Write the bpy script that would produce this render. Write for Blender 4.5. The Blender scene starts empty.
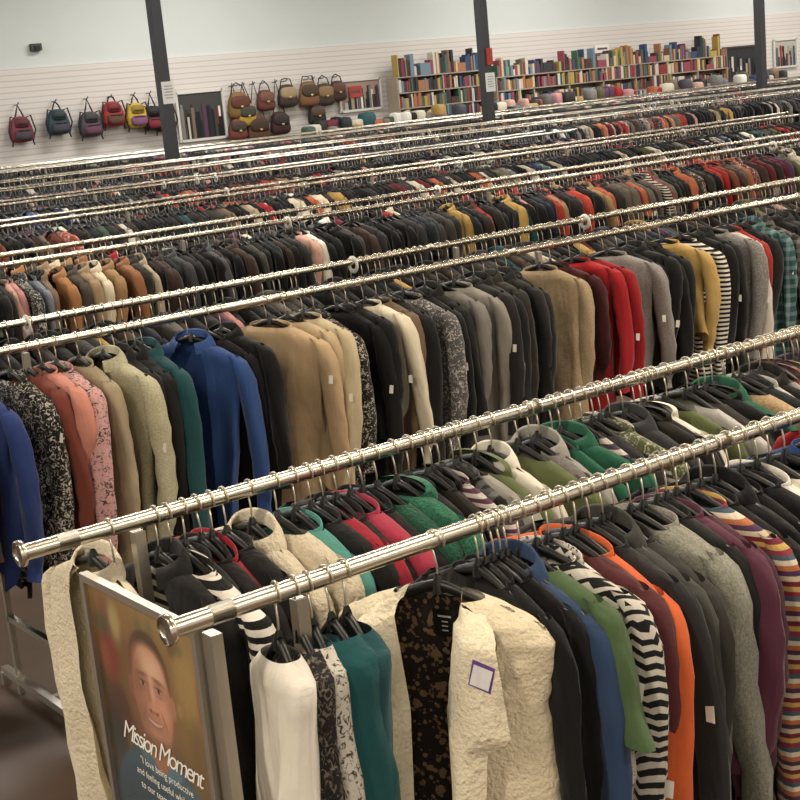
import bpy, math, random
import numpy as np
from mathutils import Matrix, Vector
R=np.random.RandomState(11); random.seed(7)
sc=bpy.context.scene
sc.view_settings.view_transform='Standard'
def lin(c):
    c=np.clip(np.array(c[:3],float),0,255)/255.
    return tuple(np.where(c<=.04045,c/12.92,((c+.055)/1.055)**2.4))
# ---------------------------------------------------------------- materials
def newmat(name):
    m=bpy.data.materials.new(name); m.use_nodes=True
    nt=m.node_tree; b=nt.nodes['Principled BSDF']; return m,nt,b
def N(nt,t,**k):
    n=nt.nodes.new(t)
    for a,v in k.items(): setattr(n,a,v)
    return n
def simple(name,col,rough=.5,metal=0.,noise=0,bump=0,scale=8):
    m,nt,b=newmat(name)
    b.inputs['Base Color'].default_value=(*lin(col),1); b.inputs['Roughness'].default_value=rough; b.inputs['Metallic'].default_value=metal
    if noise or bump:
        tc=N(nt,'ShaderNodeTexCoord'); nz=N(nt,'ShaderNodeTexNoise'); nz.inputs['Scale'].default_value=scale; nz.inputs['Detail'].default_value=6
        nt.links.new(tc.outputs['Object'],nz.inputs['Vector'])
        if noise:
            mx=N(nt,'ShaderNodeMix',data_type='RGBA')
            c=lin(col)
            mx.inputs[6].default_value=(*[x*(1-noise) for x in c],1); mx.inputs[7].default_value=(*[min(1,x*(1+noise)) for x in c],1)
            nt.links.new(nz.outputs['Fac'],mx.inputs[0]); nt.links.new(mx.outputs[2],b.inputs['Base Color'])
        if bump:
            bp=N(nt,'ShaderNodeBump'); bp.inputs['Strength'].default_value=bump; bp.inputs['Distance'].default_value=.01
            nt.links.new(nz.outputs['Fac'],bp.inputs['Height']); nt.links.new(bp.outputs['Normal'],b.inputs['Normal'])
    return m
def M(nt,op,a,b=None,c=None):
    n=N(nt,'ShaderNodeMath',operation=op)
    for i,v in enumerate((a,b,c)):
        if v is None: continue
        if isinstance(v,(int,float)): n.inputs[i].default_value=v
        else: nt.links.new(v,n.inputs[i])
    return n.outputs[0]
def fabric(name,pat,bumps=.35,bscale=260,rough=.92):
    m,nt,b=newmat(name)
    a1=N(nt,'ShaderNodeAttribute',attribute_name='Col'); a2=N(nt,'ShaderNodeAttribute',attribute_name='Col2'); g=N(nt,'ShaderNodeAttribute',attribute_name='gco')
    sep=N(nt,'ShaderNodeSeparateXYZ'); nt.links.new(g.outputs['Vector'],sep.inputs[0]); x,y,z=sep.outputs
    def noise(s,d=4,dist=0.):
        n=N(nt,'ShaderNodeTexNoise'); n.inputs['Scale'].default_value=s; n.inputs['Detail'].default_value=d; n.inputs['Distortion'].default_value=dist
        nt.links.new(g.outputs['Vector'],n.inputs['Vector']); return n.outputs['Fac']
    fac=None
    if pat=='stripe': fac=M(nt,'GREATER_THAN',M(nt,'FRACT',M(nt,'MULTIPLY',z,46.)),.5)
    elif pat=='blotch': fac=M(nt,'MULTIPLY',M(nt,'SUBTRACT',noise(70,3,1.5),.52),9.)
    elif pat=='plaid':
        p=M(nt,'GREATER_THAN',M(nt,'FRACT',M(nt,'MULTIPLY',z,22.)),.6); q=M(nt,'GREATER_THAN',M(nt,'FRACT',M(nt,'MULTIPLY',x,22.)),.6)
        fac=M(nt,'MULTIPLY',M(nt,'ADD',p,q),.4)
    elif pat=='knit': fac=M(nt,'MULTIPLY',M(nt,'SUBTRACT',noise(210,3),.38),2.4)
    elif pat=='chevron':
        w=M(nt,'ABSOLUTE',M(nt,'SUBTRACT',M(nt,'FRACT',M(nt,'MULTIPLY',M(nt,'ADD',x,y),30.)),.5))
        fac=M(nt,'GREATER_THAN',M(nt,'FRACT',M(nt,'ADD',M(nt,'MULTIPLY',z,44.),w)),.5)
    elif pat=='leopard':
        v=N(nt,'ShaderNodeTexVoronoi'); v.inputs['Scale'].default_value=75; nt.links.new(g.outputs['Vector'],v.inputs['Vector'])
        fac=M(nt,'MULTIPLY',M(nt,'GREATER_THAN',v.outputs['Distance'],.33),M(nt,'LESS_THAN',noise(60),.58))
    src=a1.outputs['Color']
    if pat=='multi':
        rp=N(nt,'ShaderNodeValToRGB'); rp.color_ramp.interpolation='CONSTANT'
        cols=[(110,40,54),(200,186,160),(74,52,80),(180,110,72),(214,204,184),(74,92,106),(136,52,66),(190,160,92)]
        elm=rp.color_ramp.elements
        while len(elm)<len(cols): elm.new(.5)
        for i,c in enumerate(cols): elm[i].position=i/len(cols); elm[i].color=(*lin(c),1)
        nt.links.new(M(nt,'FRACT',M(nt,'MULTIPLY',z,13.)),rp.inputs[0]); src=rp.outputs[0]
    if fac is not None:
        cl=N(nt,'ShaderNodeClamp'); nt.links.new(fac,cl.inputs[0])
        mx=N(nt,'ShaderNodeMix',data_type='RGBA'); nt.links.new(cl.outputs[0],mx.inputs[0]); nt.links.new(a1.outputs['Color'],mx.inputs[6]); nt.links.new(a2.outputs['Color'],mx.inputs[7]); src=mx.outputs[2]
    mv=N(nt,'ShaderNodeMix',data_type='RGBA',blend_type='MULTIPLY'); mv.inputs[0].default_value=1
    sh=M(nt,'ADD',M(nt,'MULTIPLY',noise(14 if pat!='fuzzy' else 60),.3),.84)
    cb=N(nt,'ShaderNodeCombineColor')
    for i in range(3): nt.links.new(sh,cb.inputs[i])
    nt.links.new(src,mv.inputs[6]); nt.links.new(cb.outputs[0],mv.inputs[7]); nt.links.new(mv.outputs[2],b.inputs['Base Color'])
    b.inputs['Roughness'].default_value=rough; b.inputs['Specular IOR Level'].default_value=.25
    b.inputs['Sheen Weight'].default_value=.12
    bp=N(nt,'ShaderNodeBump'); bp.inputs['Strength'].default_value=bumps; bp.inputs['Distance'].default_value=.003 if pat!='fuzzy' else .006
    nt.links.new(M(nt,'ADD',M(nt,'MULTIPLY',noise(bscale,2),.5),noise(40 if pat!='fuzzy' else 120,3)),bp.inputs['Height'])
    b2=N(nt,'ShaderNodeBump'); b2.inputs['Strength'].default_value=.7; b2.inputs['Distance'].default_value=.016 if pat!='fuzzy' else .006
    mp=N(nt,'ShaderNodeVectorMath',operation='MULTIPLY'); mp.inputs[1].default_value=(1,1,.25 if pat!='fuzzy' else .8); nt.links.new(g.outputs['Vector'],mp.inputs[0])
    nn=N(nt,'ShaderNodeTexNoise'); nn.inputs['Scale'].default_value=17 if pat!='fuzzy' else 60; nn.inputs['Detail'].default_value=2; nn.inputs['Distortion'].default_value=.5
    nt.links.new(mp.outputs[0],nn.inputs['Vector']); nt.links.new(nn.outputs['Fac'],b2.inputs['Height']); nt.links.new(bp.outputs['Normal'],b2.inputs['Normal']); nt.links.new(b2.outputs['Normal'],b.inputs['Normal'])
    return m
PATS=['plain','stripe','blotch','plaid','knit','chevron','multi','fuzzy','leopard']
FAB=[fabric('fabric_'+p,p,bumps=(.9 if p in('fuzzy','knit') else .45),bscale=(140 if p=='fuzzy' else 260)) for p in PATS]
def attrmat(name,rough=.6,spec=.4):
    m,nt,b=newmat(name); a=N(nt,'ShaderNodeAttribute',attribute_name='Col'); nt.links.new(a.outputs['Color'],b.inputs['Base Color'])
    b.inputs['Roughness'].default_value=rough; b.inputs['Specular IOR Level'].default_value=spec; return m
PAINT=attrmat('painted_plastic'); PAPER=attrmat('printed_paper',.45)
CHROME=simple('chrome',(216,209,194),.26,1.); HOOK=simple('steel_wire',(214,207,192),.32,1.)
POST=simple('brushed_steel',(190,185,174),.34,.9)
BLACKP=simple('black_plastic',(13,13,14),.42); WHITE=simple('white_card',(225,225,220),.6)
# ---------------------------------------------------------------- accumulators
class Acc:
    def __init__(s): s.v=[];s.f=[];s.m=[];s.c=[];s.c2=[];s.g=[];s.n=0
    def add(s,V,F,mat=0,col=(.5,.5,.5),col2=(.8,.8,.8),g=None):
        V=np.asarray(V,float); F=np.asarray(F,int); n=len(V)
        s.v.append(V); s.f.append(F+s.n); s.m.append(np.full(len(F),mat)); 
        col=np.asarray(col,float)
        s.c.append(np.broadcast_to(col,(n,3)) if col.ndim==1 else col); s.c2.append(np.broadcast_to(np.asarray(col2,float),(n,3)))
        s.g.append(V if g is None else g); s.n+=n
    def obj(s,name,mats,parent=None,smooth=True):
        me=bpy.data.meshes.new(name)
        V=np.concatenate(s.v);F=np.concatenate(s.f);Mi=np.concatenate(s.m)
        me.vertices.add(len(V)); me.vertices.foreach_set('co',V.ravel())
        me.loops.add(F.size); me.loops.foreach_set('vertex_index',F.ravel().astype(np.int32))
        me.polygons.add(len(F)); me.polygons.foreach_set('loop_start',np.arange(0,F.size,4,dtype=np.int32))
        me.polygons.foreach_set('material_index',Mi.astype(np.int32)); me.polygons.foreach_set('use_smooth',np.full(len(F),smooth))
        me.update(calc_edges=True)
        for nm,arr in (('Col',s.c),('Col2',s.c2)):
            A=np.concatenate(arr); a=me.attributes.new(nm,'FLOAT_COLOR','POINT'); a.data.foreach_set('color',np.hstack([A,np.ones((len(A),1))]).ravel())
        a=me.attributes.new('gco','FLOAT_VECTOR','POINT'); a.data.foreach_set('vector',np.concatenate(s.g).ravel())
        me.validate()
        for m in mats: me.materials.append(m)
        o=bpy.data.objects.new(name,me); sc.collection.objects.link(o)
        if parent: o.parent=parent
        return o
def empty(name):
    o=bpy.data.objects.new(name,None); sc.collection.objects.link(o); o.empty_display_size=.1; return o
def gridF(nr,ns,closed=True):
    i,j=np.meshgrid(np.arange(nr-1),np.arange(ns if closed else ns-1),indexing='ij'); i=i.ravel();j=j.ravel();k=(j+1)%ns
    return np.stack([i*ns+j,i*ns+k,(i+1)*ns+k,(i+1)*ns+j],1)
def boxVF(c,s):
    c=np.array(c);s=np.array(s)/2.
    V=np.array([[x,y,z] for x in(-1,1) for y in(-1,1) for z in(-1,1)])*s+c
    return V,np.array([[0,1,3,2],[4,6,7,5],[0,4,5,1],[2,3,7,6],[0,2,6,4],[1,5,7,3]])
def tubeVF(P,r,seg,flat=None,cap=False):
    P=np.asarray(P,float); n=len(P); T=np.gradient(P,axis=0); T/=np.linalg.norm(T,axis=1)[:,None]+1e-9
    up=np.array([0,1.,0]) if abs(T[:,1]).mean()<.7 else np.array([0,0,1.])
    A=np.cross(T,up);A/=np.linalg.norm(A,axis=1)[:,None]+1e-9;B=np.cross(T,A)
    r=np.broadcast_to(r,(n,)); ph=np.arange(seg)*2*np.pi/seg; fb=1 if flat is None else flat
    V=P[:,None]+r[:,None,None]*(np.cos(ph)[None,:,None]*A[:,None]+fb*np.sin(ph)[None,:,None]*B[:,None])
    V=V.reshape(-1,3);F=gridF(n,seg)
    if cap:
        for e,base in ((0,0),(n-1,(n-1)*seg)):
            ci=len(V); V=np.vstack([V,P[e]]); 
            for j in range(0,seg,2): F=np.vstack([F,[ci,base+j,base+(j+1)%seg,base+(j+2)%seg]])
    return V,F
def interp(keys,n):
    keys=np.array(keys,float);t=np.linspace(0,len(keys)-1,n)
    return np.stack([np.interp(t,np.arange(len(keys)),keys[:,i]) for i in range(keys.shape[1])],1)
# ---------------------------------------------------------------- garment templates
BODY=[(.09,.026,-.02),(.13,.036,-.036),(.172,.038,-.054),(.2,.036,-.076),(.203,.034,-.125),(.186,.034,-.22),(.18,.036,-.34),(.187,.04,-.48),(.2,.044,-.66)]
SL=[(.178,.02,.018,-.056),(.206,.028,.03,-.078),(.222,.034,.034,-.125),(.231,.038,.034,-.2),(.238,.035,.031,-.32),(.24,.031,.029,-.44),(.238,.029,.026,-.54),(.236,.024,.022,-.58),(.236,.027,.025,-.62)]
def garment(kind,hi,rng):
    Vs=[];Fs=[];n=0
    def put(V,F):
        nonlocal n
        Vs.append(V);Fs.append(F+n);n+=len(V)
    seg=28 if hi else 8; nr=25 if hi else 6
    K=[list(k) for k in BODY]
    if kind=='tank': 
        K[3][0]=.182;K[4][0]=.172;K[1][0]=.12
    if kind in('shirt','jacket','coat'): K[0][0]=.08
    bl=rng.uniform(.78,1.16)
    keys=interp(K,nr) if hi else np.array([K[0],K[2],K[3],K[5],K[7],K[8]])
    nr=len(keys)
    open_=kind in('jacket','coat','cardigan')
    if open_: ph=np.linspace(.3,2*np.pi-.3,seg)
    else: ph=np.arange(seg)*2*np.pi/seg
    p=rng.rand(9)*6.28; k1=rng.randint(3,7); k2=rng.randint(7,11)
    s=np.sin(ph);c=np.cos(ph)
    W=keys[:,0][:,None];T=keys[:,1][:,None];Z=keys[:,2][:,None]
    dn=np.clip((-Z-.06)/.6,0,1)
    x=W*np.sign(s)*np.abs(s)**.85; y=-T*np.sign(c)*np.abs(c)**.75
    fold=1+dn**.6*(.55*np.sin(k1*ph+p[0]+Z*3)+.35*np.sin(k2*ph+p[1]-Z*3))
    taper=rng.uniform(-.24,.1)
    x=x*(1+.08*dn*np.sin(3*ph+p[4]+Z*4)+taper*dn)+.02*dn*np.sin(Z*6+p[8])
    y=y*fold+dn*(.024*np.sin(x*20+p[2]+Z*2)+.012*np.sin(x*44+p[3]-Z*3)+.022*np.sin(p[6]+Z*6))+.004*np.sin(Z*34+x*25+p[5])*np.minimum(1,dn*4)
    if open_: x=x+np.where(np.abs(s)<.45,np.sign(s)*.03*dn,0)
    z=np.where(Z<-.13,-.13+(Z+.13)*bl,Z)+0*x+dn*(.02*np.sin(3*ph+p[3])+.04*np.sin(ph+p[4])+.01*np.sin(7*ph+p[7]))
    put(np.stack([x,y,z],-1).reshape(-1,3),gridF(nr,seg,not open_))
    if kind!='tank':
        sg=12 if hi else 6; sn=19 if hi else 4
        S=SL if kind!='short' else SL[:4]+[(.25,.046,.036,-.26)]
        sk=interp(S,sn) if hi else np.array([S[0],S[2],S[len(S)//2+1] if kind!='short' else S[3],S[-1]])
        pa=np.arange(sg)*2*np.pi/sg
        for side in(-1,1):
            sl=rng.uniform(.72,1.15)
            q=rng.rand(4)*6.28; sw=rng.uniform(-.05,.05); bend=rng.uniform(-.08,.03)
            Zs=sk[:,3][:,None]; dd=np.clip((-Zs-.1)/.5,0,1)
            rr=1+dd**.3*(.12*np.sin(Zs*62+q[0]+pa)+.18*np.sin(3*pa+q[1]+Zs*8))
            xx=side*(sk[:,0][:,None]+bend*dd**1.4)+sk[:,1][:,None]*np.sin(pa)*rr+.012*np.sin(Zs*13+q[3])*dd
            yy=sk[:,2][:,None]*np.cos(pa)*rr+sw*dd+.008*np.sin(Zs*17+q[2])*dd
            zz=np.where(Zs<-.13,-.13+(Zs+.13)*sl,Zs)-side*np.sin(pa)*.25*sk[:,1][:,None]*(1-dd)
            put(np.stack([xx,yy,zz],-1).reshape(-1,3),gridF(len(sk),sg))
    if kind in('jacket','coat','shirt') and hi:
        ck=np.array([(.084,.028,-.022),(.068,.034,.0),(.072,.04,.005),(.09,.048,-.014),(.1,.05,-.034)])
        pc=np.linspace(.5,2*np.pi-.5,seg)
        V=np.stack([ck[:,0][:,None]*np.sin(pc),-ck[:,1][:,None]*np.cos(pc),ck[:,2][:,None]+0*pc-.02*np.cos(pc)],-1).reshape(-1,3)
        put(V,gridF(5,seg,False))
    if kind=='long' and hi:
        pc=np.arange(seg)*2*np.pi/seg; r_=np.array([(.09,.026,-.02),(.087,.028,-.012),(.083,.026,-.012),(.081,.022,-.024)])
        put(np.stack([r_[:,0][:,None]*np.sin(pc),-r_[:,1][:,None]*np.cos(pc),r_[:,2][:,None]-.014*np.cos(pc)],-1).reshape(-1,3),gridF(4,seg))
    if kind=='hoodie':
        ck=np.array([(.092,.03,-.02,.0),(.1,.045,-.022,.012),(.096,.05,-.04,.025),(.08,.045,-.1,.035),(.05,.03,-.14,.035),(.01,.01,-.155,.035)])
        pc=np.arange(seg)*2*np.pi/seg
        V=np.stack([ck[:,0][:,None]*np.sin(pc),ck[:,3][:,None]-ck[:,1][:,None]*np.cos(pc)*.7,ck[:,2][:,None]-.02*np.cos(pc)+.01],-1).reshape(-1,3)
        put(V,gridF(6,seg))
    return np.concatenate(Vs),np.concatenate(Fs)
KINDS=['long','short','tank','jacket','coat','cardigan','hoodie','shirt']
TH={k:[garment(k,True,R) for _ in range(9)] for k in KINDS}
TL={k:[garment(k,False,R) for _ in range(5)] for k in KINDS}
HD=.078
def hanger(hi):
    n=13 if hi else 5; t=np.linspace(-1,1,n)
    P=np.stack([t*.192,0*t,-.004-.064*np.abs(t)**1.2+.004*np.cos(t*3)],1)
    a=tubeVF(P,[.0065+.0045*(1-abs(q)) for q in t],6 if hi else 4,.75)
    b=tubeVF([(0,0,-.014),(0,0,.006),(0,0,.018)],[.013,.010,.005],6 if hi else 4)
    V=np.vstack([a[0],b[0]]);F=np.vstack([a[1],b[1]+len(a[0])])
    th=np.radians(np.linspace(-75,205,12 if hi else 6)); r=.019
    H=[(0,0,.012),(0,0,.035)]+[(r*math.cos(q),0,HD+r*math.sin(q)) for q in th]
    h=tubeVF(H,.0021 if hi else .0026,5 if hi else 3)
    return (V,F),h
HH=hanger(True);HL=hanger(False)
RAILZ=1.45
DARK=[(16,16,18)]*8+[(24,24,27),(32,32,35),(24,28,44),(48,48,50),(54,42,36),(38,35,33),(62,59,57),(30,38,42)]
MID=[(118,116,112),(145,142,137),(158,138,110),(205,196,176),(222,219,210),(146,32,36),(94,30,40),(34,76,82),(48,60,100),(60,80,66),(84,82,56),(170,140,80),(186,132,132),(80,48,72),(164,92,62),(116,96,80),(98,104,116),(172,158,136),(96,94,90),(70,72,78),(190,184,170),(196,158,144)]
BRIGHT=[(150,34,46),(218,214,202),(38,92,72),(84,48,74),(184,78,64),(185,184,180),(120,116,112),(184,118,138),(42,90,98),(138,66,90),(92,100,66),(222,218,205),(110,52,52),(60,60,64),(84,98,130),(165,144,116),(150,148,142),(70,60,80)]
WARM=[(146,32,34),(150,52,40),(110,62,48),(164,92,62),(158,130,96),(90,30,38),(30,26,26),(20,20,22),(58,42,36),(18,18,20),(18,18,20),(40,36,36),(96,90,80)]
def rcol(zone):
    r=R.rand()
    if zone=='bright': L=BRIGHT if r<.7 else DARK
    elif zone=='mix': L=MID if r<.44 else DARK
    elif zone=='warm': L=WARM
    else: L=MID if r<.2 else DARK
    return L[R.randint(len(L))]
def rpat(zone):
    r=R.rand()
    if zone=='dark': return 'plain' if r<.9 else 'knit'
    return 'plain' if r<.8 else R.choice(['knit','knit','blotch','plaid','stripe','chevron'])
class Rack:
    def __init__(s):
        s.cl=Acc();s.hg=Acc();s.hk=Acc();s.tg=Acc()
    def hang(s,u,v,col=(20,20,20),kind='long',pat='plain',col2=None,rot=0.,w=1.,L=1.,th=.8,hi=True,off=0.,lean=None,tag=.12,drop=0.,jit=.1,tilt=None,hw=None):
        T=(TH if hi else TL)[kind]; V,F=T[R.randint(len(T))]
        lean=R.uniform(-.06,.06) if lean is None else lean
        tl=R.uniform(-.09,.09) if tilt is None else tilt
        rz=rot+R.uniform(-jit,jit); ca,sa=math.cos(rz),math.sin(rz)
        def place(P,isg,tt=1.):
            P=P.copy()
            if isg:
                P=P*np.array([w,th,1]); lo=P[:,2]<-.1; P[lo,2]=-.1+(P[lo,2]+.1)*L
            P[:,2]+=P[:,0]*tl*tt; P[:,0]-=(P[:,2]-HD)*tl*.3*tt
            X=P[:,1]*ca+P[:,0]*sa; Y=-P[:,1]*sa+P[:,0]*ca
            X=X+lean*(P[:,2]-HD)
            return np.stack([u+X,v+off+Y,RAILZ-HD+P[:,2]-(drop if isg else 0)],1)
        c2=col2 if col2 is not None else ((190,185,175) if sum(col)<330 else (60,60,64))
        if pat=='knit' and col2 is None: c2=tuple(min(255,x*1.4+20) for x in col) if sum(col)<330 else tuple(x*.75 for x in col)
        if pat=='plaid' and col2 is None: c2=tuple(255-(255-x)*.6 for x in col) if sum(col)<330 else tuple(x*.5 for x in col)
        off_=R.rand(3)*7
        s.cl.add(place(V,True),F,PATS.index(pat),lin(col),lin(c2),V*np.array([1,1,L])+(off_ if pat not in('stripe','plaid','chevron','multi') else 0))
        (hv,hf),(kv,kf)=(HH if hi else HL)
        hv=hv*np.array([min(1,w) if hw is None else hw,1,1])
        s.hg.add(place(hv,False),hf); off=0.
        s.hk.add(place(kv,False,0.),kf)
        if R.rand()<tag:
            z0=-.18-R.rand()*.2; x0=-(.266+R.rand()*.01)*w; a=R.uniform(-.5,.5)
            q=np.array([(x0,-.04,z0),(x0+.015,-.046,z0+.008*a),(x0+.015+.008*a,-.05,z0-.03),(x0+.008*a,-.044,z0-.032)])
            s.tg.add(place(q,False,0.),[[0,1,2,3]],0,lin((222,218,206)))
    def fill(s,u0,u1,v,zone,sp,hi,**k):
        u=u0; rr=0.
        while u<u1:
            kind=R.choice(['long','long','long','shirt','jacket','cardigan','cardigan','short','hoodie','coat'] if hi else ['long','long','short','jacket'])
            rr=rr*.8+R.uniform(-.06,.04)
            s.hang(u,v,rcol(zone),kind,rpat(zone),None,w=R.uniform(.82,1.14),L=R.uniform(.75,1.4),th=sp/.05*R.uniform(.6,1.05),hi=hi,off=R.uniform(-.012,.012),rot=rr,jit=.07,**k)
            u+=sp*(R.uniform(.55,1.35) if R.rand()<.92 else 2.2)
    def finish(s,rack):
        s.cl.obj('hanging_clothes',FAB,rack); s.hg.obj('hangers',[BLACKP],rack); s.hk.obj('hanger_hooks',[HOOK],rack)
        if s.tg.n: s.tg.obj('price_tags',[PAPER],rack,False)
def frame(rack,u0,u1,v0,v1,ups,hi=True,joints=None):
    a=Acc(); seg=24 if hi else 10; b=Acc()
    for v in(v0,v1):
        V,F=tubeVF([(u0,v,RAILZ),(u0+.004,v,RAILZ),((u0+u1)/2,v,RAILZ),(u1,v,RAILZ)],.0152,seg,cap=True); a.add(V,F)
        for e in(u0,u1):
            V,F=tubeVF([(e-.006,v,RAILZ),(e-.005,v,RAILZ),(e+.005,v,RAILZ),(e+.006,v,RAILZ)],[.022,.0245,.0245,.022],seg,cap=True); a.add(V,F)
        for q in (np.arange(u0+1.2,u1,1.22) if joints is None else joints):
            V,F=tubeVF([(q-.02,v,RAILZ),(q+.02,v,RAILZ)],.0162,seg,cap=True); a.add(V,F)
    for q in ups:
        for v in(v0,v1):
            b.add(*boxVF((q,v,RAILZ/2-.01),(.022,.022,RAILZ-.02)))
        b.add(*boxVF((q,(v0+v1)/2,.06),(.03,v1-v0+.3,.03))); b.add(*boxVF((q,(v0+v1)/2,.32),(.022,v1-v0,.022)))
        for v in(v0-.15,v1+.15): b.add(*tubeVF([(q,v,.0),(q,v,.05)],.022,10,cap=True))
    b.add(*boxVF(((ups[0]+ups[-1])/2,(v0+v1)/2,.06),(ups[-1]-ups[0],.025,.025)))
    a.obj('rails',[CHROME],rack,True); b.obj('rack_frame',[POST],rack,False)
def discs(rack,pos):
    a=Acc()
    for u,v in pos:
        V=np.vstack([[(u+dx,v+r*math.cos(p),RAILZ-.012+r*math.sin(p)) for p in np.arange(20)*2*np.pi/20] for dx,r in((-.0015,.02),(-.0015,.04),(.0015,.04),(.0015,.02))])
        a.add(V,gridF(4,20),0)
    a.obj('size_dividers',[WHITE],rack)
# =========================== front rack (rails A and B)
A,B=1.79,2.34
rk=empty('clothing_rack'); r=Rack(); frame(rk,.86,5.6,A,B,[1.09,3.2,5.4],joints=[.95,2.1,3.3])
cream=(222,212,188)
H=r.hang
H(1.05,A,(228,224,214),'tank','plain',w=.52,L=1.35,th=1.0,tag=0,rot=.2,jit=.02,hw=.42); H(1.085,A,(34,32,34),'tank','blotch',(120,112,104),w=.48,L=1.2,rot=.1,hw=.4)
H(1.11,A,(200,196,186),'tank','blotch',(60,58,58),w=.48,L=1.2,rot=.1,hw=.4)
H(1.145,A,(24,76,80),'tank','plain',w=.5,L=1.2,th=1.3,rot=0,tag=0,jit=.02,hw=.42,tilt=-.1); H(1.18,A,(24,70,76),'tank','plain',w=.5,L=1.35,th=1.2,jit=.02,tag=0,hw=.42)
for u,c,k,p,c2 in [(1.53,(46,66,98),'jacket','plain',None),(1.565,(74,96,64),'short','plain',None),(1.6,(28,28,30),'long','chevron',(205,200,190)),(1.635,(215,210,202),'long','blotch',(70,70,75)),
 (1.67,(80,38,42),'cardigan','plain',None),(1.705,(206,98,54),'long','plain',None),(1.735,(42,42,44),'long','plain',None),(1.77,(60,60,57),'jacket','plain',None),(1.805,(50,48,46),'long','plain',None),
 (1.845,(140,140,128),'cardigan','knit',(92,94,86)),(1.885,(155,153,141),'long','knit',(108,110,100)),(1.92,(30,30,32),'long','plain',None),(1.95,(84,44,62),'long','plain',None),(1.98,(72,38,54),'cardigan','plain',None),
 (2.01,(200,190,170),'long','multi',None),(2.05,(20,20,22),'long','plain',None),(2.09,(24,24,27),'jacket','plain',None),(2.13,(16,16,18),'long','plain',None),(2.17,(20,20,24),'long','plain',None),
 (2.22,(226,223,214),'long','plain',None),(2.26,(218,213,200),'cardigan','plain',None),(2.31,(18,18,20),'long','plain',None),(2.45,(38,66,118),'long','plain',None),(2.5,(22,22,25),'long','plain',None),(2.55,(60,60,66),'long','plain',None)]:
    H(u-.005,A,c,k,p,c2,w=R.uniform(.9,1.07),L=R.uniform(.95,1.3),th=R.uniform(.62,.85),jit=.06,rot=-.04)
for u in (1.46,1.475,1.495,1.51): H(u,A,(20,20,22),'long','plain',w=.86,th=.45,L=.9,tag=0)
r.fill(2.6,5.3,A,'mix',.045,True)
# rail B
H(1.035,B,cream,'coat','fuzzy',(200,190,165),w=.96,L=1.25,th=.85,tag=0,rot=0,off=.09,lean=0,jit=.02,tilt=.03)
for u,c,k,p,c2,of in [(1.13,(20,20,22),'jacket','plain',None,0),(1.155,(226,222,214),'long','stripe',(20,20,24),-.05),(1.19,(18,18,20),'long','plain',None,0),(1.22,(26,22,24),'long','plain',None,0),(1.25,(146,32,42),'long','plain',None,0),(1.28,(22,22,24),'long','plain',None,0),
 (1.34,(208,198,176),'coat','fuzzy',None,0),(1.4,(212,202,180),'cardigan','fuzzy',None,0),(1.445,(80,142,134),'long','plain',None,0),(1.48,(26,26,28),'long','plain',None,0),(1.51,(150,34,50),'cardigan','plain',None,0),(1.545,(24,24,26),'long','plain',None,0),(1.58,(164,56,78),'long','plain',None,0),(1.61,(25,25,28),'long','plain',None,0),
 (1.65,(32,80,62),'cardigan','fuzzy',(24,66,50),0),(1.7,(34,86,66),'hoodie','knit',None,0),(1.74,(20,20,22),'long','plain',None,0),(2.78,(188,164,128),'cardigan','knit',(140,118,88),-.04)]:
    H(u,B,c,k,p,c2,w=R.uniform(.95,1.08),L=R.uniform(.9,1.1),th=.85,off=of,jit=.05)
r.fill(1.78,5.3,B,'bright',.036,True)
r.finish(rk)
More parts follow.
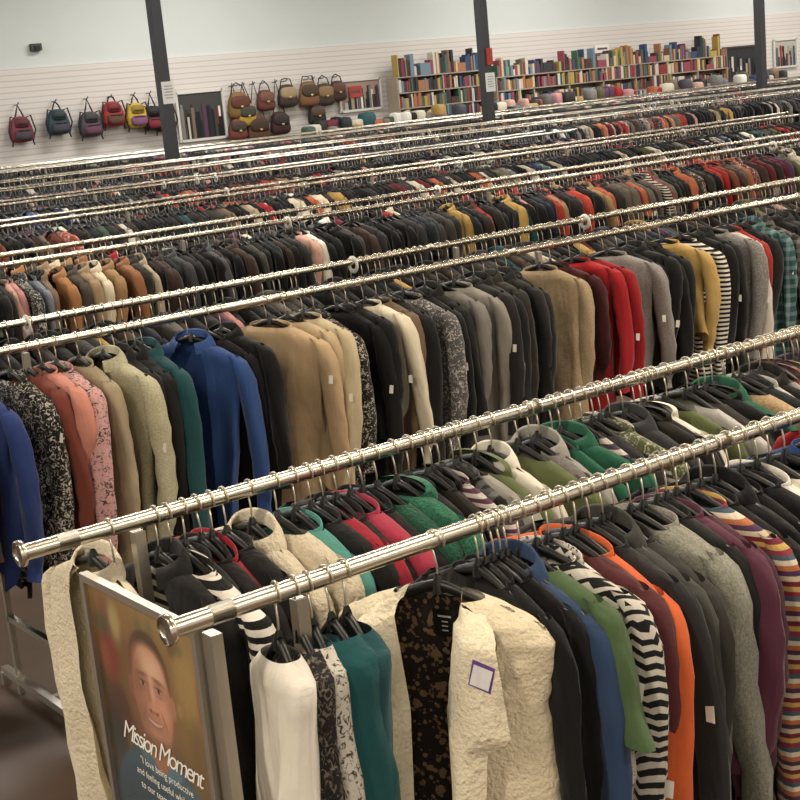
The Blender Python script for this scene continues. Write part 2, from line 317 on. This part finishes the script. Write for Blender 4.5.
# --- cream faux-fur vest, hung open (front rail)
def vest():
    a=Acc(); seg=60; keys=interp([(.085,.035,-.016),(.13,.05,-.03),(.18,.058,-.052),(.208,.06,-.08),(.2,.062,-.13),(.188,.066,-.2),(.195,.07,-.32),(.205,.075,-.45),(.212,.08,-.6)],46)
    nr=len(keys); W,T,Z=[keys[:,i][:,None] for i in range(3)]; dn=-Z/.6
    g0=.3+.4*np.clip(1-dn*2.2,0,1)
    t=np.linspace(0,1,seg)[None]; ph=g0+t*(2*np.pi-2*g0)
    x=W*np.sign(np.sin(ph))*np.abs(np.sin(ph))**.8; y=-T*np.cos(ph)*1.0
    bumpy=.0025*(np.sin(x*90+Z*70)+np.sin(x*55-Z*120+2)+np.sin(Z*160+x*30))
    y=y+np.sign(y)*bumpy+dn*.012*np.sin(x*25); x=x+bumpy*.6
    V=np.stack([x,y,Z+0*x],-1).reshape(-1,3); a.add(V,gridF(nr,seg,False),PATS.index('fuzzy'),lin((224,212,184)),lin((200,190,160)))
    for sd in(-1,1):
        n=40;k=11; tt=np.linspace(0,1,n)
        zin=np.interp(tt,[0,.2,1],[.0,-.04,-.46]); xin=np.interp(tt,[0,.15,.5,1],[.05,.06,.035,.04]); yin=np.interp(tt,[0,.2,1],[.0,-.055,-.085])
        wd=np.interp(tt,[0,.25,.5,.54,.75,1],[.05,.09,.125,.08,.07,.02])
        P=[]
        for i in range(n):
            for j in range(k):
                q=j/(k-1); px=sd*(xin[i]+wd[i]*q); py=yin[i]-.04*math.sin(q*math.pi)-.006-(.018*q); pz=zin[i]-.03*q+.003*math.sin(i*1.7+j*1.3)
                P.append((px,py,pz))
        a.add(P,gridF(n,k,False),PATS.index('fuzzy'),lin((236,226,200)),lin((210,198,170)))
    n=24;k=16;P=[]
    for i in range(n):
        z=-.03-i/(n-1)*.56; w=float(np.interp(z,[-.6,-.2,-.09,-.05,-.03],[.19,.175,.18,.13,.09]))
        for j in range(k): 
            q=j/(k-1)*2-1; P.append((q*w,.03-.012*q*q-.004*math.sin(j*2+i*.4),z))
    a.add(P,gridF(n,k,False),PATS.index('leopard'),lin((120,98,74)),lin((32,26,24)))
    a.add([(-.024,.012,-.05),(.024,.012,-.05),(.024,.014,-.1),(-.024,.014,-.1)],[[0,1,2,3]],0,lin((12,12,14)))
    a.add([(-.013,.009,-.06),(.013,.009,-.06),(.013,.010,-.064),(-.013,.010,-.064)],[[0,1,2,3]],0,lin((200,200,200)))
    for i in range(3): a.add([(-.006,.009,-.07-i*.008),(.006,.009,-.07-i*.008),(.006,.010,-.073-i*.008),(-.006,.010,-.073-i*.008)],[[0,1,2,3]],0,lin((200,200,200)))
    a.add([(-.165,-.135,-.075),(-.13,-.142,-.06),(-.118,-.142,-.105),(-.153,-.135,-.12)],[[0,1,2,3]],0,lin((110,80,150)))
    a.add([(-.162,-.138,-.079),(-.133,-.145,-.067),(-.122,-.145,-.102),(-.151,-.138,-.114)],[[0,1,2,3]],0,lin((238,236,240)))
    e=empty('fur_vest'); o=a.obj('vest_body',FAB,e)
    h=Acc(); h.add(*HH[0]); h.obj('hanger',[BLACKP],e); h=Acc(); h.add(*HH[1]); h.obj('hanger_hook',[HOOK],e)
    rz=-.4; e.matrix_world=Matrix.Translation((1.365,A-.005,RAILZ-HD))@Matrix(((math.sin(rz),math.cos(rz),0,0),(math.cos(rz),-math.sin(rz),0,0),(0,0,1,0),(0,0,0,1)))
vest()
# =========================== second rack (rails C and D)
C,D=4.55,5.12
rk=empty('clothing_rack'); frame(rk,.4,10.,C,D,[1.8,4.2,6.6,9.0]); r=Rack(); H=r.hang
Clist=[(1.58,(40,58,112),'hoodie','plain',1.35,-.2,.05),(1.74,(20,18,18),'long','blotch',1.5,0,0),(1.80,(110,56,46),'long','plain',1,0,0),(1.85,(200,136,120),'long','plain',1,0,0),(1.91,(198,154,152),'long','blotch',1.1,0,0),(1.99,(158,144,120),'long','plain',1.2,-.1,0),(2.08,(190,186,158),'coat','knit',1.3,-.25,.04),
(2.13,(22,22,26),'jacket','plain',1.3,0,0),(2.18,(16,16,18),'coat','plain',1.2,0,0),(2.21,(40,52,58),'long','plain',1.1,0,0),(2.24,(28,70,76),'jacket','plain',1.2,0,0),(2.43,(46,74,128),'jacket','plain',.9,-.45,.12),
(2.51,(18,18,22),'long','plain',1.15,0,0),(2.57,(16,16,18),'coat','plain',1.2,0,0),(2.77,(182,158,126),'long','plain',1.1,-.4,.1),(2.86,(184,164,134),'cardigan','plain',1.1,-.15,.04),(2.94,(192,178,148),'long','plain',1.1,-.15,.04),
(2.99,(30,28,28),'long','blotch',1,0,0),(3.09,(14,14,16),'long','plain',1.05,-.3,.06),(3.15,(18,18,20),'long','plain',1.1,0,0),(3.23,(216,208,186),'long','plain',1.0,-.15,.04),(3.3,(108,88,70),'long','plain',1.1,0,0),(3.35,(18,18,20),'long','plain',1.1,0,0),(3.43,(84,84,88),'long','blotch',1.0,-.2,.04),
(3.49,(18,18,20),'long','plain',1,0,0),(3.55,(20,20,22),'jacket','plain',1,0,0),(3.62,(116,114,110),'cardigan','plain',1.2,-.15,.03),(3.7,(142,138,130),'long','plain',1.1,-.2,.03),(3.76,(36,34,34),'long','plain',1.1,0,0),(3.82,(26,28,30),'jacket','plain',1.15,0,0),(3.88,(40,38,34),'coat','plain',1.15,0,0),(3.95,(30,30,30),'jacket','plain',1.15,-.1,0),(4.01,(24,24,24),'long','plain',1.15,0,0),
(4.18,(172,152,122),'long','knit',1.1,-.4,.1),(4.27,(60,22,24),'long','plain',.8,0,0),(4.39,(150,28,34),'long','plain',1.05,-.3,.05),(4.46,(140,26,32),'cardigan','plain',1.1,0,0),(4.6,(150,146,142),'long','knit',1.0,-.35,.08),(4.69,(24,24,26),'long','plain',1,0,0),(4.76,(18,18,20),'coat','plain',1.1,0,0),(4.82,(16,16,18),'long','plain',1.1,0,0),(4.89,(22,22,24),'long','plain',1,0,0),
(4.98,(186,156,96),'long','plain',1.0,-.2,.04),(5.11,(220,216,208),'long','stripe',1.05,-.3,.06),(5.18,(20,20,22),'long','plain',1.1,0,0),(5.25,(28,28,30),'jacket','plain',1.1,0,0),(5.34,(106,104,102),'long','knit',1.1,-.15,0),(5.42,(206,199,190),'cardigan','plain',1.1,0,0),(5.48,(150,46,42),'long','plain',1.0,0,0),(5.55,(30,28,30),'long','plain',1,0,0),(5.62,(36,74,76),'shirt','plaid',1.05,-.2,.04),(5.7,(40,36,34),'shirt','plaid',1.1,0,0),(5.78,(20,20,22),'long','plain',1.1,0,0)]
pr=0.
for u,c,k,p,L,rot,gap in Clist:
    pr=min(rot,pr*.72)
    H(u,C,c,k,p,((16,16,20) if p=='stripe' and c[0]>200 else None),rot=pr,L=L*R.uniform(.88,1.14),w=R.uniform(.9,1.12),th=R.uniform(.85,1.15),off=-gap*.25,tag=.3,jit=.04)
r.fill(.6,1.5,C,'dark',.055,True); r.fill(5.85,9.8,C,'mix',.055,True); r.fill(.6,9.8,D,'dark',.046,True); r.finish(rk)
discs(rk,[(3.6,D),(5.06,D),(2.05,D)])
# =========================== further racks
vs=[(7.35,'dark'),(10.1,'mix'),(12.8,'dark'),(15.4,'dark'),(17.6,'dark'),(21.0,'dark'),(23.0,'mix')]
for i,(v,zone) in enumerate(vs):
    rk=empty('clothing_rack'); r=Rack(); u0=max(.3,.376*v-1.6); u1=1.31*v+1.5
    if i==1: u1=14.0
    if i==2: u1=12.6
    v1=v+.57
    frame(rk,u0,u1,v,v1,list(np.arange(u0+.4,u1,2.4)),i==0)
    hi=i==0; sp=.052 if i==0 else (.056 if i<3 else .068)
    for vv in(v,v1):
        if i==0:
            r.fill(u0+.15,3.1,vv,'mix',sp,hi)
            for q,c in ((3.15,(158,112,72)),(3.22,(70,62,56)),(3.3,(150,128,100)),(3.37,(206,196,172)),(3.45,(150,118,84)),(3.54,(140,96,66)),(3.6,(40,36,34))): 
                r.hang(q,vv,c,'jacket','plain',hi=hi,th=1.)
            r.fill(3.66,6.8,vv,'dark',sp,hi); r.fill(6.8,9.3,vv,'warm',sp,hi); r.fill(9.3,u1-.15,vv,'mix',sp,hi)
        else:
            k=u0+.15
            while k<u1-.2:
                e=min(k+R.uniform(.7,2.2),u1-.15); r.fill(k,e,vv,R.choice(['dark','dark','dark',zone,'mix','warm'] if i<6 else ['mix','bright','dark']),sp,hi,tag=.05); k=e+.03
    r.finish(rk)
    discs(rk,[(u0+R.uniform(.25,.9)*(u1-u0),v) for _ in range(3)]+[(u0+R.uniform(.2,.8)*(u1-u0),v1)])
# =========================== room
def boxobj(name,c,s,mat):
    a=Acc(); a.add(*boxVF(c,s)); return a.obj(name,[mat],None,False)
FL=simple('floor_vinyl',(84,66,52),.5,0,.35,.15,3)
m,nt,b=newmat('slatwall'); tc=N(nt,'ShaderNodeTexCoord'); sp_=N(nt,'ShaderNodeSeparateXYZ'); nt.links.new(tc.outputs['Object'],sp_.inputs[0])
fr=M(nt,'GREATER_THAN',M(nt,'FRACT',M(nt,'MULTIPLY',sp_.outputs[2],9.5)),.8); mx=N(nt,'ShaderNodeMix',data_type='RGBA'); nt.links.new(fr,mx.inputs[0])
mx.inputs[6].default_value=(*lin((208,202,196)),1); mx.inputs[7].default_value=(*lin((184,179,174)),1); nt.links.new(mx.outputs[2],b.inputs['Base Color']); b.inputs['Roughness'].default_value=.45
SLAT=m
WALLM=simple('wall_paint',(202,207,204),.85,0,.03,0,1.2)
boxobj('floor',(18,10,-.05),(56,38,.1),FL)
boxobj('wall_back',(18,25.65,3.),(56,.2,6.),WALLM)
a=Acc(); a.add(*boxVF((18,25.52,1.575),(56,.06,3.15)));a.obj('trim_1',[SLAT],None,False); 
boxobj('wall_left',(-10.1,10,3),(.2,38,6),WALLM); boxobj('wall_right',(46.1,10,3),(.2,38,6),WALLM)
boxobj('ceiling',(18,10,6.05),(56,38,.1),simple('ceiling_paint',(200,198,190),.9))
boxobj('baseboard_back',(18,25.47,.06),(56,.04,.12),simple('baseboard_black',(40,38,36),.5))
COLM=simple('column_paint',(46,48,52),.5)
for i,u in enumerate((10.8,17.46,25.4)):
    e=empty('steel_column'); a=Acc(); a.add(*boxVF((u,20,3),(.17,.17,6))); a.add(*boxVF((u,20,.02),(.4,.4,.04))); a.add(*boxVF((u,20,5.95),(.4,.4,.1))); a.obj('post',[COLM],e,False)
    if i==2: continue
    a=Acc(); z=[2.42,2.1][i]; w=.22
    a.add(*boxVF((u+.02,19.9,z),(w,.01,.34)),0,lin((214,214,210)))
    for k in range(5): a.add(*boxVF((u+.02,19.893,z+.1-k*.045),(w*(.7 if k%2 else .6),.003,.012)),0,lin((120,120,128)))
    if i==1: a.add(*boxVF((u+.04,19.9,2.56),(.14,.02,.3)),0,lin((160,52,46)))
    a.obj('notice',[PAPER],e,False)
LM=simple('fixture_white',(235,235,230),.5)
for v in(-5.,1.5,8.5,15.5,22.):
    for u in(-4,5,14,23,32,41):
        e=empty('ceiling_light'); a=Acc(); a.add(*boxVF((u,v,5.93),(4.2,.5,.12))); a.obj('housing',[LM],e,False)
        l=bpy.data.lights.new('tube','AREA'); l.shape='RECTANGLE'; l.size=4.; l.size_y=.45; l.energy=330 if v<10 else 350
        l.color=(1.,.86,.68) if v<5 else ((1,.92,.8) if v<12 else (1,.965,.91)); o=bpy.data.objects.new('tube',l); o.location=(u,v,5.86); sc.collection.objects.link(o); o.parent=e
# =========================== wall merchandise
def ell(c,r,n=12,m_=8,p=.6):
    th=np.linspace(-np.pi/2,np.pi/2,m_);ph=np.arange(n)*2*np.pi/n
    sg=lambda q:np.sign(q)*np.abs(q)**p
    X=sg(np.cos(th))[:,None]*sg(np.cos(ph))*r[0]+c[0];Y=sg(np.cos(th))[:,None]*sg(np.sin(ph))*r[1]+c[1];Z=sg(np.sin(th))[:,None]*np.ones(n)*r[2]+c[2]
    return np.stack([X,Y,Z],-1).reshape(-1,3),gridF(m_,n)
def bag(name,u,z,c1,c2,s=1.):
    a=Acc(); v=25.32
    w=.2*s;h=.22*s
    V,F=ell((u,v,z),(w,.1,h),14,9); V[:,0]+=(V[:,0]-u)*(-.25)*((V[:,2]-z)/h); a.add(V,F,0,lin(c1))
    if name=='backpack':
        V,F=ell((u,v-.1,z-.09*s),(w*.8,.06,h*.42)); a.add(V,F,0,lin(c2)); a.add(*ell((u,v-.04,z+.1*s),(w*.7,.09,h*.4)),0,lin(tuple(x*.7 for x in c1)))
        a.add(*boxVF((u,v-.165,z-.02*s),(w*1.2,.01,.012)),0,lin((30,30,32))); a.add(*boxVF((u,v-.14,z+.09*s),(w*.9,.012,.012)),0,lin((30,30,32)))
        for d in(-1,1): a.add(*tubeVF([(u+d*w*.3,v-.02,z+h*.8),(u+d*w*.9,v-.06,z+h*1.0),(u+d*w*1.2,v-.05,z-.02),(u+d*w*.9,v-.02,z-h*.95),(u+d*w*1.0,v-.02,z-h*1.25)],.016,5),0,lin((25,25,28)))
        a.add(*tubeVF([(u-.09,v,z+h*.85),(u-.05,v,z+h*1.3),(u,v+.02,2.5),(u+.05,v,z+h*1.3),(u+.09,v,z+h*.85)],.016,5),0,lin((25,25,28)))
    else:
        a.add(*ell((u,v-.07,z+.06),(w*.92,.05,h*.5)),0,lin(c2)); a.add(*boxVF((u,v-.125,z-.03),(.05,.02,.04)),0,lin((190,170,110)))
        a.add(*tubeVF([(u-w*.75,v,z+h*.6),(u-w*.5,v,z+h*1.4),(u,v+.02,2.56),(u+w*.5,v,z+h*1.4),(u+w*.75,v,z+h*.6)],.013,5),0,lin((40,28,22)))
    a.add(*tubeVF([(u,v+.15,2.5),(u,v,2.5),(u,v-.06,2.54)],.012,5),0,lin((120,120,120)))
    a.obj(name,[PAINT])
for u,z,c1,c2 in[(10.6,2.05,(120,50,60),(70,60,66)),(11.35,2.12,(44,66,76),(60,62,70)),(12.0,2.02,(70,68,74),(96,60,80)),(12.5,2.17,(150,40,46),(90,60,44)),(13.0,2.1,(190,160,50),(120,80,110)),(13.35,2.02,(28,26,30),(120,36,44)),(13.6,1.97,(40,30,30),(30,28,30))]: bag('backpack',u,z,c1,c2,1.1)
for u,z,c1,c2,s in[(15.35,2.1,(120,90,50),(90,50,36),1.25),(15.5,1.9,(170,136,50),(60,60,50),1.1),(15.75,1.6,(84,56,38),(60,40,30),1.3),(16.0,2.15,(96,56,50),(110,70,60),1.),(16.55,2.2,(60,48,40),(150,130,100),1.1),(17.1,2.2,(120,86,56),(70,54,42),1.2),(17.5,2.15,(60,50,44),(130,104,72),1.1),(17.85,2.2,(66,44,38),(90,60,44),1.),(15.25,1.62,(110,60,50),(60,50,40),1.),(16.3,1.66,(60,36,34),(44,34,32),1.1),(17.25,1.75,(40,36,36),(80,60,50),1.)]: bag('handbag',u,z,c1,c2,s)
def framed(name,u0,u1,z0,z1,inner,fc=(205,203,196),tex=True):
    a=Acc(); v=25.46;t=.05
    a.add(*boxVF(((u0+u1)/2,v+.01,(z0+z1)/2),(u1-u0,.05,z1-z0)),0,lin(inner))
    for c,s in((((u0+u1)/2,v-.02,z0),(u1-u0,.05,t)),(((u0+u1)/2,v-.02,z1),(u1-u0,.05,t)),((u0,v-.02,(z0+z1)/2),(t,.05,z1-z0+t)),((u1,v-.02,(z0+z1)/2),(t,.05,z1-z0+t))): a.add(*boxVF(c,s),0,lin(fc))
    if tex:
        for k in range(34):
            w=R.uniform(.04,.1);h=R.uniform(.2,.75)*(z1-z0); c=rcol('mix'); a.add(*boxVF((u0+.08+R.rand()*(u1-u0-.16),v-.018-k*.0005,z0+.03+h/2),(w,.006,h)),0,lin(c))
    a.obj(name,[PAINT],None,False)
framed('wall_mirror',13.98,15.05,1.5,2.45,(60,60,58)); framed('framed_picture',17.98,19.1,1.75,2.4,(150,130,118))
framed('window_1',30.75,32.4,1.5,2.36,(32,34,38),(60,52,46)); framed('wall_poster',32.9,33.9,1.7,2.45,(170,165,155))
for u,z,w,h,c in((18.4,2.15,.34,.24,(170,60,54)),(21.95,2.75,.3,.2,(222,220,214)),(26.1,2.62,.5,.2,(222,220,214)),(29.8,2.6,.3,.24,(200,190,120)),(13.75,2.6,.2,.14,(222,220,214))):
    a=Acc(); a.add(*boxVF((u,25.42,z),(w,.02,h)),0,lin(c)); a.add(*boxVF((u,25.407,z),(w*.7,.004,h*.25)),0,lin((90,70,70))); a.add(*boxVF((u,25.46,z),(.05,.08,.05)),0,lin((120,120,120))); a.obj('price_sign',[PAINT],None,False)
a=Acc(); a.add(*boxVF((11.2,25.5,3.52),(.2,.12,.13)),0,lin((60,64,66))); a.add(*boxVF((11.2,25.43,3.5),(.1,.04,.08)),0,lin((30,30,30))); a.obj('emergency_light',[PAINT],None,False)
WOODM=simple('shelf_white',(160,148,132),.6)
def bookcase(u0,u1,levels,top):
    e=empty('bookshelf'); a=Acc(); v0,v1=25.05,25.45
    for z in levels: a.add(*boxVF(((u0+u1)/2,(v0+v1)/2,z),(u1-u0,v1-v0,.025)))
    for q in np.arange(u0,u1+.01,(u1-u0)/round((u1-u0)/1.2)): a.add(*boxVF((q,(v0+v1)/2,levels[-1]/2),(.03,v1-v0,levels[-1])))
    a.add(*boxVF(((u0+u1)/2,v1,levels[-1]/2),(u1-u0,.02,levels[-1])))
    a.obj('shelf_frame',[WOODM],e,False); b=Acc()
    BC=[(130,50,44),(170,146,76),(50,70,104),(200,195,182),(50,50,54),(66,96,76),(160,108,72),(120,92,74),(110,130,145),(200,182,145),(140,66,80),(70,50,46),(40,44,56)]
    for z in levels:
        q=u0+.03; hb=.26
        while q<u1-.05:
            if R.rand()<.06: hb=R.uniform(.18,.34)
            w=R.uniform(.03,.09);h=min(.31,hb*R.uniform(.8,1.15)) if z!=levels[-1] else hb*R.uniform(.5,1.7)*top
            if R.rand()<.06:
                w=R.uniform(.2,.32); h=R.uniform(.12,.26); b.add(*boxVF((q+w/2,25.17,z+.015+h/2),(w*.94,.24,h)),0,lin(BC[R.randint(len(BC))]))
            elif R.rand()<.97: b.add(*boxVF((q+w/2,25.17-R.rand()*.03,z+.015+h/2),(w*.96,.2,h)),0,lin(BC[R.randint(len(BC))]))
            q+=w
    b.obj('books',[PAINT],e,False)
bookcase(19.3,21.9,[.3,.65,1.0,1.35,1.68,2.02,2.36],1.15)
bookcase(22.2,30.4,[.3,.6,.9,1.2,1.52,1.84,2.16],1.0)
for u0,u1 in((16.2,20.6),(21.2,26.),(26.5,32)):
    e=empty('merchandise_table'); a=Acc(); a.add(*boxVF(((u0+u1)/2,24.35,1.3),(u1-u0,.6,.05)))
    for q in(u0+.1,u1-.1):
        for v in(24.1,24.6): a.add(*boxVF((q,v,.64),(.05,.05,1.28)))
    a.obj('table_frame',[WOODM],e,False); b=Acc(); q=u0+.15
    while q<u1-.15:
        w=R.uniform(.1,.3);h=R.uniform(.05,.2); L_=MID+DARK[6:]; c=L_[R.randint(len(L_))]
        b.add(*ell((q,24.3+R.uniform(-.12,.12),1.325+h),(w*.6,.16,h),10,6,.45),0,lin(c)); q+=w*.7
    b.obj('folded_clothes',[PAINT],e)
# =========================== poster in chrome frame on the rack end
PW,PH=.385,.52; ZT=1.40; VL=2.24; UX=.935
sg_=empty('sign_holder')
nx,ny=190,256; xs=np.linspace(0,PW,nx);ys=np.linspace(0,PH,ny); X,Y=np.meshgrid(xs,ys)
img=np.zeros((ny,nx,3)); 
def mixc(mask,c): 
    global img
    img=img*(1-mask[...,None])+np.array(c,float)*mask[...,None]
def el(cx,cy,rx,ry,soft=.12,rot=0):
    dx,dy=X-cx,Y-cy; c,s=math.cos(rot),math.sin(rot); a_=(dx*c+dy*s)/rx; b_=(-dx*s+dy*c)/ry
    d=np.sqrt(a_**2+b_**2); q=np.clip((1+soft-d)/(2*soft),0,1); return q*q*(3-2*q)
img[:]=(104,78,44); mixc(np.clip(X/PW*1.2-.2,0,1)*.8,(150,122,76)); mixc(np.clip(1-Y/.1,0,1)*.5,(176,148,92)); mixc(np.clip((Y-.2)/.3,0,1)*.8,(36,36,36))
pr_=np.random.RandomState(5)
for k in range(26): mixc(el(pr_.rand()*.385,.02+pr_.rand()*.28,.008+pr_.rand()*.02,.01+pr_.rand()*.03,.7)*.45,[(150,110,60),(60,44,30),(130,50,40),(90,96,70),(180,160,110),(50,50,46)][pr_.randint(6)])
for cx,cy,rx,ry,c in[(.05,.13,.035,.05,(132,42,34)),(.04,.07,.03,.02,(70,80,56)),(.09,.05,.02,.03,(180,160,104)),(.06,.22,.05,.04,(60,34,28)),(.33,.1,.04,.06,(172,144,92)),(.35,.22,.03,.05,(110,88,58)),(.03,.28,.04,.04,(40,46,46))]: mixc(el(cx,cy,rx,ry,.6)*.65,c)
mixc(el(.2,.43,.2,.165,.05),(74,98,112)); mixc(el(.1,.44,.1,.16,.5)*.5,(46,64,78)); mixc(el(.31,.42,.05,.12,.5)*.4,(100,128,140)); mixc(el(.2,.42,.02,.12,.7)*.3,(52,72,86))
hx,hy=.2,.148
mixc(el(.2,.25,.055,.055,.12),(160,112,88)); mixc(el(.2,.243,.06,.022,.5)*.6,(112,72,56)); mixc(el(.155,.292,.035,.016,.3,.5),(84,112,126)); mixc(el(.245,.292,.035,.016,.3,-.5),(90,120,134))
mixc(el(hx,hy-.03,.072,.076,.07),(88,64,46)); 
mixc(el(hx-.073,hy+.012,.010,.021,.25),(164,108,88)); mixc(el(hx+.073,hy+.012,.010,.021,.25),(184,128,102)); mixc(el(hx-.074,hy+.012,.004,.012,.6)*.6,(124,74,58))
mixc(el(hx,hy+.012,.070,.085,.06),(194,143,116)); mixc(el(hx,hy+.05,.06,.055,.15),(194,143,116)); mixc(el(hx,hy-.036,.057,.045,.25),(204,156,128))
mixc(el(hx-.058,hy+.02,.034,.085,.7)*.7,(128,84,64)); mixc(el(hx+.066,hy+.02,.015,.07,.8)*.4,(146,98,76)); mixc(el(hx+.012,hy-.04,.03,.022,.8)*.6,(232,192,164))
mixc(el(hx+.037,hy+.03,.022,.018,.8)*.5,(220,156,132)); mixc(el(hx-.037,hy+.03,.022,.018,.8)*.35,(190,126,104))
mixc(el(hx,hy+.078,.052,.03,.6)*.4,(138,98,80)); mixc(el(hx,hy+.097,.05,.01,.8)*.5,(114,76,60)); mixc(el(hx,hy+.083,.02,.008,.8)*.3,(210,162,136))
for d in(-1,1):
    mixc(el(hx+d*.028,hy-.022,.018,.004,.8,d*.1)*.75,(112,80,60)); mixc(el(hx+d*.028,hy-.008,.018,.013,.8)*.6,(142,94,76)); mixc(el(hx+d*.028,hy-.005,.0095,.0032,.5)*.7,(196,180,168)); mixc(el(hx+d*.028,hy-.005,.0045,.0042,.5),(56,56,60)); mixc(el(hx+d*.028,hy-.009,.012,.0018,.7)*.8,(82,54,42)); mixc(el(hx+d*.028,hy+.006,.012,.002,.8)*.35,(140,92,72))
mixc(el(hx-.011,hy+.01,.006,.028,.9)*.5,(148,98,78)); mixc(el(hx+.003,hy+.014,.005,.024,.9)*.4,(226,180,152)); mixc(el(hx+.001,hy+.034,.017,.010,.6)*.6,(204,144,118)); mixc(el(hx,hy+.0425,.015,.0035,.7)*.55,(138,86,68))
mixc(el(hx-.012,hy+.041,.004,.003,.5)*.7,(100,58,46)); mixc(el(hx+.012,hy+.041,.004,.003,.5)*.7,(100,58,46))
q_=((X-hx)/.03)**2; yy=Y-(hy+.064-.006*q_); w_=np.clip(1-q_,0,1)
mixc(np.clip(1.6*(1-np.abs(yy)/(.008*np.sqrt(w_)+1e-4)),0,1)*(w_>0)*.8,(158,92,82)); mixc(np.clip(1.6*(1-np.abs(yy+.001)/(.0036*np.sqrt(w_)+1e-4)),0,1)*(q_<.7)*.75,(216,204,194))
for d in(-1,1): mixc(el(hx+d*.036,hy+.05,.0035,.016,.8,-d*.45)*.5,(136,88,70))
mixc(np.clip((Y-.3)/.07,0,1)*.4,(46,60,66))
img=img*(1+.05*(np.random.RandomState(1).rand(ny,nx,1)-.5))
g=np.clip(img,0,255)/255.; g=np.where(g<=.04045,g/12.92,((g+.055)/1.055)**2.4)
P=np.stack([np.full_like(X,UX),VL-X,ZT-Y],-1).reshape(-1,3)
a=Acc(); a.add(P,gridF(ny,nx,False),0,g.reshape(-1,3)); PM=attrmat('poster_print',.22,.5); a.obj('portrait_poster',[PM],sg_)
a=Acc()
t=.014; cy=VL-PW/2; cz=ZT-PH/2
for c,s in(((UX,cy,ZT+t/2),(.016,PW+2*t,t)),((UX,cy,ZT-PH-t/2),(.016,PW+2*t,t)),((UX,VL+t/2,cz),(.016,t,PH)),((UX,VL-PW-t/2,cz),(.016,t,PH)),((UX+.012,cy,cz),(.006,PW,PH))): a.add(*boxVF(c,s))
a.add(*boxVF((UX+.012,VL-PW-.035,1.0),(.02,.03,.82)))
a.add(*boxVF((1.0,VL-PW-.035,.72),(.16,.014,.014))); a.add(*boxVF((1.09,(A+B)/2,.72),(.016,B-A,.016)))
a.obj('chrome_frame',[POST],sg_,False)
TW=simple('print_white',(245,245,240),.5)
def txt(s,x,y,size,shear=0,sp=1.,bold=0.):
    c=bpy.data.curves.new('caption','FONT'); c.body=s; c.size=size; c.shear=shear; c.space_character=sp; c.offset=bold; c.materials.append(TW)
    o=bpy.data.objects.new('caption',c); sc.collection.objects.link(o); o.parent=sg_
    o.matrix_world=Matrix(((0,0,-1,UX-.0015),(-1,0,0,VL-x),(0,1,0,ZT-y),(0,0,0,1)))
txt('Mission Moment',.06,.277,.054,.45,.78,0.)
txt('"I love being productive',.12,.307,.0195,.1); txt('and feeling useful while giving',.1,.332,.0195,.1); txt('to our team and community."',.11,.357,.0195,.1)
# =========================== world + camera
w=bpy.data.worlds.new('World'); sc.world=w; w.use_nodes=True; w.node_tree.nodes['Background'].inputs[0].default_value=(1,.9,.76,1); w.node_tree.nodes['Background'].inputs[1].default_value=.7
cam=bpy.data.cameras.new('Camera'); co=bpy.data.objects.new('Camera',cam); sc.collection.objects.link(co); sc.camera=co
cam.sensor_width=36; cam.lens=36*1400/800; cam.clip_end=200; cam.clip_start=.05
p=math.radians(12.62);th=math.radians(5.43)
fh=Vector((.595,.804,0)).normalized(); rt=Vector((fh.y,-fh.x,0)); up=Vector((0,0,1))
fw=fh*math.cos(p)-up*math.sin(p); u2=up*math.cos(p)+fh*math.sin(p)
r2=rt*math.cos(th)-u2*math.sin(th); u3=u2*math.cos(th)+rt*math.sin(th)
m=Matrix((r2,u3,-fw)).transposed().to_4x4(); m.translation=Vector((0,0,2.2)); co.matrix_world=m
